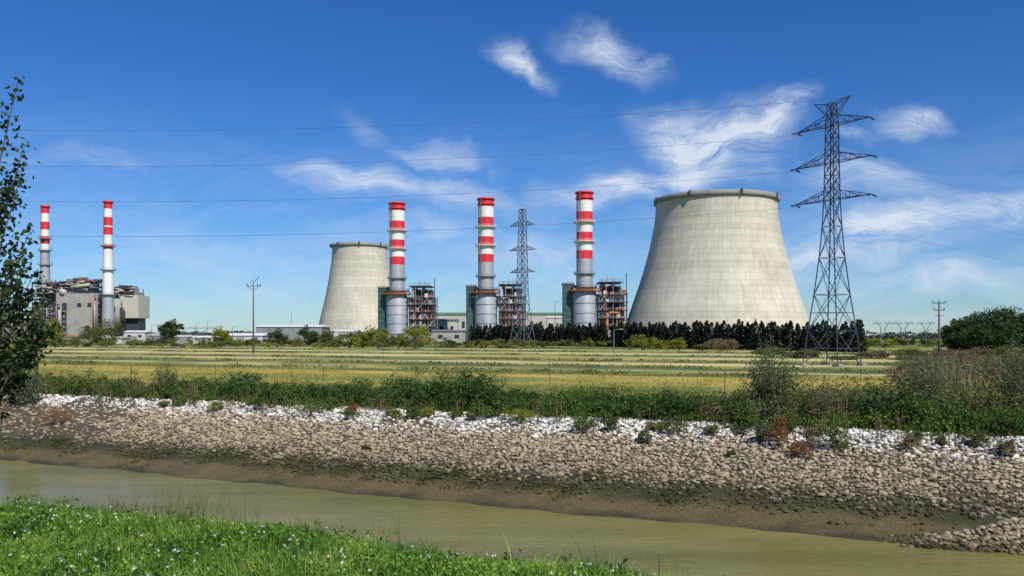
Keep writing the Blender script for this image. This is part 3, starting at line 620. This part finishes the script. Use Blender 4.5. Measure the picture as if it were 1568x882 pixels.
# ------------------------------------------------------------ old plant on the left
def oldplant():
    D=520; k=D/F; X=lambda px:(px-784)*k; Zy=lambda y:4.5+(512-y)*k
    ox=X(120); b=MB(); r=random.Random(5)
    def bx(p0,p1,yt,yb,m,ya=0,yb_=25): b.box(X(p0)-ox,X(p1)-ox,ya,yb_,max(0,Zy(yb)),Zy(yt),m)
    bx(86,150,449,530,'tan',0,30); bx(90,140,443,449,'aludark',2,26); bx(44,86,462,530,'tan2',4,30); bx(-30,44,487,530,'aludark',-4,24); bx(-30,60,483,487,'tan2',-5,25)
    bx(166,188,462,530,'aludark',6,20); bx(187,212,452,487,'tan2',0,16); bx(190,210,487,530,'steeld',3,12); bx(176,206,447,452,'aludark',2,14)
    for px in range(90,150,8): b.box(X(px)-ox,X(px)-ox+0.15,-0.12,0,1,Zy(450),'aludark')
    for p in (96,118,134): b.box(X(p)-ox,X(p)-ox+2.5,-0.2,0,Zy(470),Zy(464),'glass')
    def prism(pa,pb,w,h,m):
        (xa,za),(xb,zb)=pa,pb
        vs=[(xa,-w,za),(xa,w,za),(xb,w,zb),(xb,-w,zb),(xa,-w,za+h),(xa,w,za+h),(xb,w,zb+h),(xb,-w,zb+h)]
        b.add(vs,[(0,1,2,3),(4,7,6,5),(0,3,7,4),(1,5,6,2),(0,4,5,1),(3,2,6,7)],m)
    prism((X(168)-ox,Zy(455)),(X(192)-ox,Zy(492)),4,6,'steeld'); prism((X(150)-ox,Zy(470)),(X(168)-ox,Zy(452)),3,4,'aludark')
    b.beam((X(182)-ox,-3,Zy(500)),(X(182)-ox,-3,Zy(458)),2.6,'tan',14)
    for (p0,p1,yt,yb) in ((48,84,432,462),(90,150,429,445),(170,204,440,452)):
        for px in np.linspace(p0,p1,6):
            b.beam((X(px)-ox,1,Zy(yb)),(X(px)-ox,1,Zy(yt)+r.uniform(-2,1.5)),0.3,'steeld'); b.beam((X(px)-ox,14,Zy(yb)),(X(px)-ox,14,Zy(yt)),0.3,'steel')
        for yy in np.arange(yt+2,yb,5): b.box(X(p0)-ox,X(p1)-ox,0,3,Zy(yy),Zy(yy)+0.35,r.choice(('steeld','rust','aludark')))
        for i in range(40):
            px=r.uniform(p0,p1-4); yy=r.uniform(yt+1,yb); w=r.uniform(0.8,3.5); b.box(X(px)-ox,X(px)-ox+w,r.uniform(0,6),8,Zy(yy),Zy(yy)+r.uniform(0.6,2.6),r.choice(('aludark','tan','steeld','steeld','steeld','rust')))
        for i in range(9):
            px=r.uniform(p0,p1-8); yy=r.uniform(yt+1,yb); b.beam((X(px)-ox,-0.5,Zy(yy)),(X(px+r.uniform(4,16))-ox,-0.5,Zy(yy)+r.uniform(-1,1)),r.uniform(0.2,0.6),r.choice(('alu','tan2','aludark')),8)
    # pipe racks, stair tower and service gantries on the faces of the halls
    for (p0,p1,ya_,yb_,yf) in ((46,86,463,505,2.5),(148,172,452,505,-2.5),(84,104,466,505,-2.0)):
        cols=np.linspace(p0,p1,4)
        for px in cols: b.beam((X(px)-ox,yf,0),(X(px)-ox,yf,Zy(ya_)),0.28,'steeld')
        for j,yy in enumerate(np.arange(ya_,yb_,8)):
            b.box(X(p0)-ox,X(p1)-ox,yf-0.8,yf+0.8,Zy(yy)-0.3,Zy(yy),'steeld'); b.beam((X(p0)-ox,yf-0.9,Zy(yy)+1.1),(X(p1)-ox,yf-0.9,Zy(yy)+1.1),0.1,'aludark')
            a0,a1=(cols[0],cols[1]) if j%2 else (cols[2],cols[3]); b.beam((X(a0)-ox,yf-0.5,Zy(yy+8)),(X(a1)-ox,yf-0.5,Zy(yy)),0.22,'steel')
        for i in range(6):
            px=r.uniform(p0,p1); b.beam((X(px)-ox,yf-1.2,r.uniform(2,10)),(X(px)-ox,yf-1.2,Zy(ya_)-r.uniform(0,4)),r.uniform(0.25,0.55),r.choice(('rust','alu','aludark','steeld')),8)
    for px,yt in ((58,420),(80,424),(100,422),(118,420),(128,418),(145,424),(196,432),(186,436)): b.beam((X(px)-ox,4,Zy(450)),(X(px)-ox,4,Zy(yt+4)),0.22,'steel',6)
    b.beam((X(96)-ox,-1,Zy(447)),(X(96)-ox,10,Zy(447)),1.8,'tan2',12); b.beam((X(112)-ox,-2,Zy(440)),(X(140)-ox,-2,Zy(436)),1.0,'tan2',10)
    b.build('old_power_plant_building',(ox,D,0))
    def thin(px,ytop,segs,plats,D2):
        k2=D2/F; zy=lambda y:4.5+(512-y)*k2; x=PX(px,D2); b=MB(); r0,r1=3.6,2.3; H=zy(ytop)
        rad=lambda z:r0+(r1-r0)*z/H
        for i,(m,ya,yb) in enumerate(segs): b.lathe(0,0,[(rad(zy(yb)),zy(yb)),(rad(zy(ya)),zy(ya))],m,28)
        b.lathe(0,0,[(rad(zy(segs[-1][2])),zy(segs[-1][2])),(r0,0)],'alu',28); b.ring(0,0,1.8,2.9,H-1.2,1.2,'red')
        b.lathe(0,0,[(2.3,H),(1.8,H),(1.8,H-6)],'black',28)
        for y in plats:
            z=zy(y); rr=rad(z)+1.4; b.ring(0,0,rad(z)-0.2,rr,z,0.35,'aludark')
            for i in range(12):
                a=i*math.pi/6; a2=a+math.pi/6; b.beam((rr*math.cos(a),rr*math.sin(a),z),(rr*math.cos(a),rr*math.sin(a),z+1.4),0.08,'aludark'); b.beam((rr*math.cos(a),rr*math.sin(a),z+1.4),(rr*math.cos(a2),rr*math.sin(a2),z+1.4),0.08,'aludark')
        b.beam((-1.5,-rad(20)-0.3,10),(-1.5,-r1-0.3,H-1),0.15,'aludark')
        b.build('slim_chimney',(x,D2,0))
    thin(165.5,308,[('red',308,320),('white',320,333),('red',333,346),('white',346,348),('red',348,360),('white',360,375),('red',375,381),('white',381,450)],(378,414,452),505)
    thin(69,315,[('red',315,327),('white',327,340),('red',340,352),('white',352,362),('red',362,374),('white',374,384),('alu',384,450)],(366,384,406,432),545)
oldplant()

# ------------------------------------------------------------ low buildings
def shed(name,px0,px1,ytop,D,wall,roof,depth=14,gable=1.2,wins=0):
    b=MB(); w=(px1-px0)/F*D; H=PZ(ytop,D)-gable; x=PX((px0+px1)/2,D)
    b.box(-w/2,w/2,0,depth,0,H,wall)
    e=0.5; vs=[(-w/2-e,-e,H),(w/2+e,-e,H),(w/2+e,depth+e,H),(-w/2-e,depth+e,H),(-w/2-e,depth/2,H+gable),(w/2+e,depth/2,H+gable)]
    b.add(vs,[(0,1,5,4),(2,3,4,5),(0,4,3),(1,2,5),(3,2,1,0)],roof)
    n=max(2,int(w/5))
    for i in range(n):
        xx=-w/2+(i+0.5)*w/n
        if wins: b.box(xx-0.9,xx+0.9,-0.05,0.0,H*0.5,H*0.75,'glass')
        else: b.box(xx-0.08,xx+0.08,-0.06,0,0,H,'aludark')
    b.box(-w*0.2,-w*0.2+3.5,-0.08,0,0,min(3.6,H*0.8),'aludark')
    b.build(name,(x,D,0))
shed('white_warehouse',392,492,497,430,'aludark','white',20)
shed('white_warehouse',345,402,510,400,'offwhite','white',14)
for p0_,p1_,yt,D_,wl,rf in ((190,222,506,440,'offwhite','white'),(226,262,511,425,'tan','offwhite'),(268,286,513,410,'offwhite','offwhite'),(292,330,514,415,'offwhite','white'),(92,118,513,430,'tan','brickred'),(150,186,515,425,'offwhite','tan2')):
    shed('farm_shed',p0_,p1_,yt,D_,wl,rf,10,0.9,1)
shed('office_building',664,716,478,520,'tan2','greenroof',18,1.6,1)
shed('office_building',668,700,488,500,'offwhite','greenroof',12,1.2,1)
shed('office_building',808,862,478,540,'tan2','greenroof',18,1.6,1)
shed('office_building',838,866,484,520,'offwhite','white',12,1.0,1)
shed('control_building',662,712,505,330,'tan','aludark',9,0.5,1)
shed('pump_house',1302,1334,554,172,'tan2','tan2',6,0.4,0)
shed('white_warehouse',500,545,505,500,'offwhite','white',16,1,1)
shed('distant_hall',1290,1420,511.5,900,'tan','tan2',40,2)
b=MB(); b.box(-3,3,0,6,0,24,'white'); b.box(-3.2,3.2,-0.2,6.2,24,25.5,'brickred')
for z in range(3,24,4): b.box(-2,2,-0.05,0,z,z+1.6,'glass')
b.build('service_tower',(PX(1216,520),520,0))

# ------------------------------------------------------------ lattice pylons
def lattice(b,levels,r,mat):
    for i in range(len(levels)-1):
        (z0,w0),(z1,w1)=levels[i],levels[i+1]
        c0=[(-w0,-w0),(w0,-w0),(w0,w0),(-w0,w0)]; c1=[(-w1,-w1),(w1,-w1),(w1,w1),(-w1,w1)]
        for j in range(4):
            k=(j+1)%4
            b.beam((*c0[j],z0),(*c1[j],z1),r,mat)
            b.beam((*c0[j],z0),(*c1[k],z1),r*0.6,mat); b.beam((*c0[k],z0),(*c1[j],z1),r*0.6,mat)
            b.beam((*c1[j],z1),(*c1[k],z1),r*0.6,mat)
def arm(b,z,w,L_,r,mat,h=1.3,rise=0.0):
    for s in (-1,1):
        tip=(s*L_,0,z+rise)
        for yy in (-w,w):
            b.beam((s*w,yy,z),tip,r,mat); b.beam((s*w,yy,z+h),tip,r*0.8,mat)
            for f in (0.33,0.66):
                pa=Vector((s*w,yy,z)).lerp(Vector(tip),f); pb=Vector((s*w,yy,z+h)).lerp(Vector(tip),f); b.beam(pa,pb,r*0.6,mat)
                pc=Vector((s*w,yy,z+h)).lerp(Vector(tip),f-0.33); b.beam(pa,pc,r*0.6,mat)
        for f in (0.33,0.66): b.beam(Vector((s*w,-w,z)).lerp(Vector(tip),f),Vector((s*w,w,z)).lerp(Vector(tip),f),r*0.6,mat)
def big_pylon():
    D=122; x=PX(1274,D); Zy=lambda y:CZ+(512-y)/F*D; b=MB(); r=0.085
    lv=[(0,2.85),(5.0,2.35),(10.2,1.75),(15.5,1.25),(20.0,0.95),(Zy(306),0.80)]
    for y,w in ((287,0.76),(268,0.74),(249,0.71),(230,0.68),(211,0.66),(192,0.64),(175,0.56),(158,0.42)): lv.append((Zy(y),w))
    lattice(b,lv,r,'pylon')
    for zc,w in ((2.5,2.6),(7.6,2.05)):
        for sx_,sy_ in ((-1,-1),(1,-1),(1,1),(-1,1)): b.beam((sx_*w,sy_*w,zc),(0,sy_*w,zc),0.05,'pylon'); b.beam((sx_*w,sy_*w,zc),(sx_*w,0,zc),0.05,'pylon')
    arms=((192,5.9),(249,6.3),(306,6.2))
    for y,L_ in arms: arm(b,Zy(y),0.70,L_,0.07,'pylon',1.4,0.0)
    for s in (-1,1):
        for yy in (-0.45,0.45):
            b.beam((s*0.45,yy,Zy(160)),(s*2.9,0,Zy(153)),0.06,'pylon'); b.beam((s*0.6,yy,Zy(178)),(s*2.9,0,Zy(153)),0.055,'pylon')
        b.beam((s*1.7,0,Zy(157)),(s*1.6,0,Zy(166)),0.04,'pylon')
    ends=[]
    for y,L_ in arms:
        for s in (-1,1):
            zt=Zy(y)
            for d_ in (-1,1):
                b.beam((s*L_,0.0,zt),(s*L_,d_*1.1,zt-0.25),0.05,'pylon',6)
                for kx in range(5): b.beam((s*L_,d_*(0.25+kx*0.17),zt-0.06-0.04*kx),(s*L_,d_*(0.31+kx*0.17),zt-0.07-0.04*kx),0.13,'pylon',6)
            ends.append((s*L_,zt,s))
    for sx_ in (-1,1):
        for sy_ in (-1,1): b.box(sx_*2.85-0.5,sx_*2.85+0.5,sy_*2.85-0.5,sy_*2.85+0.5,-0.2,0.4,'rim')
    rot=R(-55)
    b.build('electricity_pylon',(x,D,0),rot)
    wb=MB(); ca,sa=math.cos(rot),math.sin(rot)
    for a,zt,s in [e_ for e_ in ends if e_[2]<0]+[(2.9,Zy(153),1)]:
        p=Vector((x+a*ca,D+a*sa,zt-0.3)); q=Vector((-150+a*0.5,128-a*0.9,zt-0.3)); q2=Vector((x+260+a*0.5,D+150-a*0.9,zt-2))
        for q_,sag in ((q,4.0),(q2,9.0)):
            prev=p
            for i in range(1,31):
                u=i/30; c=p.lerp(q_,u); c.z-=sag*4*u*(1-u); wb.beam(prev,c,0.020,'wire',3); prev=c
    wb.build('power_lines')
big_pylon()
def mid_pylon():
    D=300; x=PX(800,D); Zy=lambda y:CZ+(512-y)/F*D; b=MB()
    lv=[(0,3.4),(7,2.5),(14,1.8),(20,1.45)]
    z=20.0; w=1.45
    while z<Zy(325): z+=2.6; w=max(0.85,w-0.05); lv.append((z,w))
    lv.append((Zy(320),0.5)); lattice(b,lv,0.13,'steel')
    for y,L_ in ((345,5.6),(383,6.0),(417,5.6)): arm(b,Zy(y),1.0,L_,0.11,'steel',1.6)
    b.build('electricity_pylon',(x,D,0),R(-38))
mid_pylon()
for px,D in ((1352,900),(1383,860),(1418,1000),(430,1100),(308,900)):
    b=MB(); h=PZ(492,D) if px>1000 else PZ(500,D)
    for s in (-1,1):
        b.beam((s*4,0,0),(s*2.5,0,h*0.6),0.4,'steel'); b.beam((s*2.5,0,h*0.6),(s*7,0,h*0.85),0.35,'steel'); b.beam((s*14,0,h*0.86),(0,0,h*0.86),0.4,'steel'); b.beam((s*7,0,h*0.86),(s*8.5,0,h),0.3,'steel'); b.beam((s*14,0,h*0.86),(s*8.5,0,h),0.28,'steel')
        b.beam((s*4,0,0),(-s*3.2,0,h*0.4),0.25,'steel'); b.beam((s*7,0,h*0.86),(s*2,0,h*0.98),0.28,'steel')
    b.build('distant_pylon',(PX(px,D),D,0),R(20))

b=MB(); D=200; H=PZ(425,D)
b.beam((0,0,0),(0,0,H-1),0.22,'conpole',8,0.13); b.beam((-1.6,0,PZ(438,D)),(1.7,0,PZ(438,D)),0.1,'steeld'); b.beam((0,0,PZ(433,D)),(1.4,0,H+0.2),0.08,'steeld'); b.beam((0,0,PZ(428,D)),(-0.9,0,PZ(433,D)),0.06,'steeld')
b.beam((-1.4,0,PZ(438,D)),(0,0,PZ(445,D)),0.06,'steeld'); b.beam((1.5,0,PZ(438,D)),(0,0,PZ(445,D)),0.06,'steeld')
for xx in (-1.5,0.9,1.6): b.beam((xx,0,PZ(438,D)),(xx,0,PZ(438,D)+0.6),0.1,'steeld',6)
b.build('utility_pole',(PX(388,D),D,0))
b=MB(); D=150; H=PZ(462,D)
b.beam((0,0,0),(0,0,H),0.2,'conpole',8,0.14)
for y,w in ((464,1.1),(475,0.9)):
    z=PZ(y,D); b.beam((-w,0,z),(w,0,z),0.1,'steeld')
    for xx in (-w,0,w): b.beam((xx,0,z),(xx,0,z+0.4),0.09,'steeld',6)
b.beam((-0.8,0,PZ(483,D)),(0.8,0,PZ(483,D)),0.07,'steeld'); b.build('utility_pole',(PX(1438,D),D,0))
for px,yt,D in ((300,495,380),(318,492,420),(356,500,350),(446,478,480),(720,455,430),(850,462,450),(1418,505,300),(940,505,200),(232,498,400)):
    b=MB(); H=PZ(yt,D); b.beam((0,0,0),(0,0,H),0.16,'steel',6,0.09); b.beam((0,0,H),(1.6,0,H+0.2),0.08,'steel'); b.box(1.3,2.2,-0.15,0.15,H+0.05,H+0.25,'aludark'); b.build('lamp_post',(PX(px,D),D,0))
for px,D,h in ((200,72,1.9),(495,74,1.7),(640,66,2.2),(842,74,2.1),(1110,66,1.8),(700,90,1.7),(330,80,1.7)):
    b=MB(); b.beam((0,0,-0.1),(0.05,0,h),0.045,'wood',6,0.035); b.beam((0.0,-0.04,h*0.8),(0.05,0.06,h*0.8),0.05,'steeld'); b.build('fence_post',(PX(px,D),D,0),rng.uniform(0,3))

# ------------------------------------------------------------ sun, sky, camera
sun_az=R(150); sun_el=R(46)
sd=Vector((math.sin(sun_az)*math.cos(sun_el), math.cos(sun_az)*math.cos(sun_el), math.sin(sun_el)))
ld=bpy.data.lights.new('sun','SUN'); ld.energy=4.6; ld.angle=R(0.5); ld.color=(1.0,0.95,0.85)
lo=bpy.data.objects.new('sun',ld); lo.rotation_euler=(-sd).to_track_quat('-Z','Y').to_euler(); sc.collection.objects.link(lo)
w=bpy.data.worlds.new('World'); sc.world=w; w.use_nodes=True; nt=w.node_tree
for n_ in list(nt.nodes): nt.nodes.remove(n_)
out=nt.nodes.new('ShaderNodeOutputWorld'); bg=nt.nodes.new('ShaderNodeBackground'); nt.links.new(bg.outputs[0],out.inputs[0]); bg.inputs[1].default_value=0.082
sky=nt.nodes.new('ShaderNodeTexSky'); sky.sky_type='NISHITA'; sky.sun_disc=False; sky.sun_elevation=sun_el; sky.sun_rotation=sun_az; sky.altitude=0; sky.air_density=1.0; sky.dust_density=0.1; sky.ozone_density=3.0
tc=nt.nodes.new('ShaderNodeTexCoord'); sx=nt.nodes.new('ShaderNodeSeparateXYZ'); nt.links.new(tc.outputs['Generated'],sx.inputs[0])
az=math_(nt,'ARCTAN2',sx.outputs[0],sx.outputs[1]); el=math_(nt,'ARCSINE',sx.outputs[2])
hs=nt.nodes.new('ShaderNodeHueSaturation'); nt.links.new(sky.outputs[0],hs.inputs['Color']); hs.inputs['Saturation'].default_value=1.28
skyc=mixc(nt,1.0,hs.outputs[0],(0.60,0.88,1.28),'MULTIPLY')
cv=nt.nodes.new('ShaderNodeCombineXYZ'); nt.links.new(az,cv.inputs[0]); nt.links.new(el,cv.inputs[1])
warp=nt.nodes.new('ShaderNodeTexNoise'); warp.inputs['Scale'].default_value=9; warp.inputs['Detail'].default_value=6; nt.links.new(cv.outputs[0],warp.inputs['Vector'])
wv=nt.nodes.new('ShaderNodeVectorMath'); wv.operation='MULTIPLY_ADD'; nt.links.new(warp.outputs['Color'],wv.inputs[0]); wv.inputs[1].default_value=(0.13,0.09,0); nt.links.new(cv.outputs[0],wv.inputs[2])
off=nt.nodes.new('ShaderNodeVectorMath'); off.operation='SUBTRACT'; nt.links.new(wv.outputs[0],off.inputs[0]); off.inputs[1].default_value=(0.065,0.045,0)
def cn(scale,stretch,rot,det=6,rough=0.6): return noise_(nt,mapping(nt,wv.outputs[0],(stretch[0],stretch[1],1),(0,0,rot)),scale,det,rough,0.6)
nA=cn(14,(1,2.8),R(-24),7,0.68); nB=cn(5,(1,5),R(3),7,0.62)
def spot(px,py,rx,ry,rot,amp):
    a=math.atan2(px-784,F); e=math.atan2(512-py,math.hypot(F,px-784))
    m=nt.nodes.new('ShaderNodeMapping'); m.vector_type='TEXTURE'
    m.inputs['Location'].default_value=(a,e,0); m.inputs['Rotation'].default_value=(0,0,rot); m.inputs['Scale'].default_value=(rx/F,ry/F,1)
    nt.links.new(off.outputs[0],m.inputs[0]); ln=nt.nodes.new('ShaderNodeVectorMath'); ln.operation='LENGTH'; nt.links.new(m.outputs[0],ln.inputs[0])
    mr=nt.nodes.new('ShaderNodeMapRange'); mr.interpolation_type='SMOOTHSTEP'; nt.links.new(ln.outputs['Value'],mr.inputs[0]); mr.inputs[1].default_value=1.0; mr.inputs[2].default_value=0.0; mr.inputs[3].default_value=0; mr.inputs[4].default_value=amp
    return mr.outputs[0]
spots=[(790,82,85,40,R(-30),0.85),(820,105,44,30,R(-50),0.9),(940,72,112,42,R(-16),0.9),(1060,215,120,75,R(-20),1.25),(1125,215,130,70,R(10),1.2),(1180,185,100,32,R(18),1.1),(1085,262,110,48,0,1.0),(1405,182,64,34,R(8),0.95),(1320,215,50,20,R(-10),0.5),(680,245,130,34,R(-8),0.7),(560,285,160,40,R(-5),0.75),(700,300,220,40,R(-3),0.6),(930,290,190,38,R(4),0.9),(1380,350,250,50,R(10),1.1),(1500,335,150,36,R(5),1.0),(1330,280,170,44,R(-10),0.6),(1300,390,240,30,R(2),0.8),(480,400,160,24,0,0.45),(660,360,120,50,0,0.5),(120,245,170,24,R(5),0.3),(820,400,220,60,0,0.5),(1450,430,220,34,0,0.7),(560,200,90,30,R(-20),0.3)]
tot=None
for s_ in spots:
    v=spot(*s_); tot=v if tot is None else math_(nt,'MAXIMUM',tot,v)
tx=math_(nt,'ADD',math_(nt,'MULTIPLY',nA,0.66),math_(nt,'MULTIPLY',nB,0.44))
txr=nt.nodes.new('ShaderNodeMapRange'); nt.links.new(tx,txr.inputs[0]); txr.inputs[1].default_value=0.40; txr.inputs[2].default_value=0.72
dens=math_(nt,'MULTIPLY',tot,math_(nt,'ADD',math_(nt,'MULTIPLY',txr.outputs[0],1.4),0.10),clamp=True)
band=nt.nodes.new('ShaderNodeMapRange'); band.interpolation_type='SMOOTHSTEP'; nt.links.new(el,band.inputs[0]); band.inputs[1].default_value=0.28; band.inputs[2].default_value=0.02; band.inputs[4].default_value=0.42
veil=math_(nt,'MULTIPLY',band.outputs[0],ramp(nt,nB,[(0.4,(0.1,0.1,0.1)),(0.7,(1,1,1))]))
dens=math_(nt,'MAXIMUM',dens,veil)
dens=math_(nt,'MULTIPLY',dens,0.92)
col=mixc(nt,dens,skyc,(8.6,9.5,10.9,1.0))
nt.links.new(col,bg.inputs[0])

cam=bpy.data.cameras.new('camera'); co_=bpy.data.objects.new('camera',cam); sc.collection.objects.link(co_); sc.camera=co_
cam.sensor_width=36; cam.lens=F/1568*36; cam.shift_y=(512-441)/1568; cam.clip_end=20000; cam.clip_start=0.1
co_.location=(0,0,CZ); co_.rotation_euler=(R(90),0,0)
sc.view_settings.view_transform='Standard'; sc.view_settings.look='None'; sc.view_settings.exposure=0
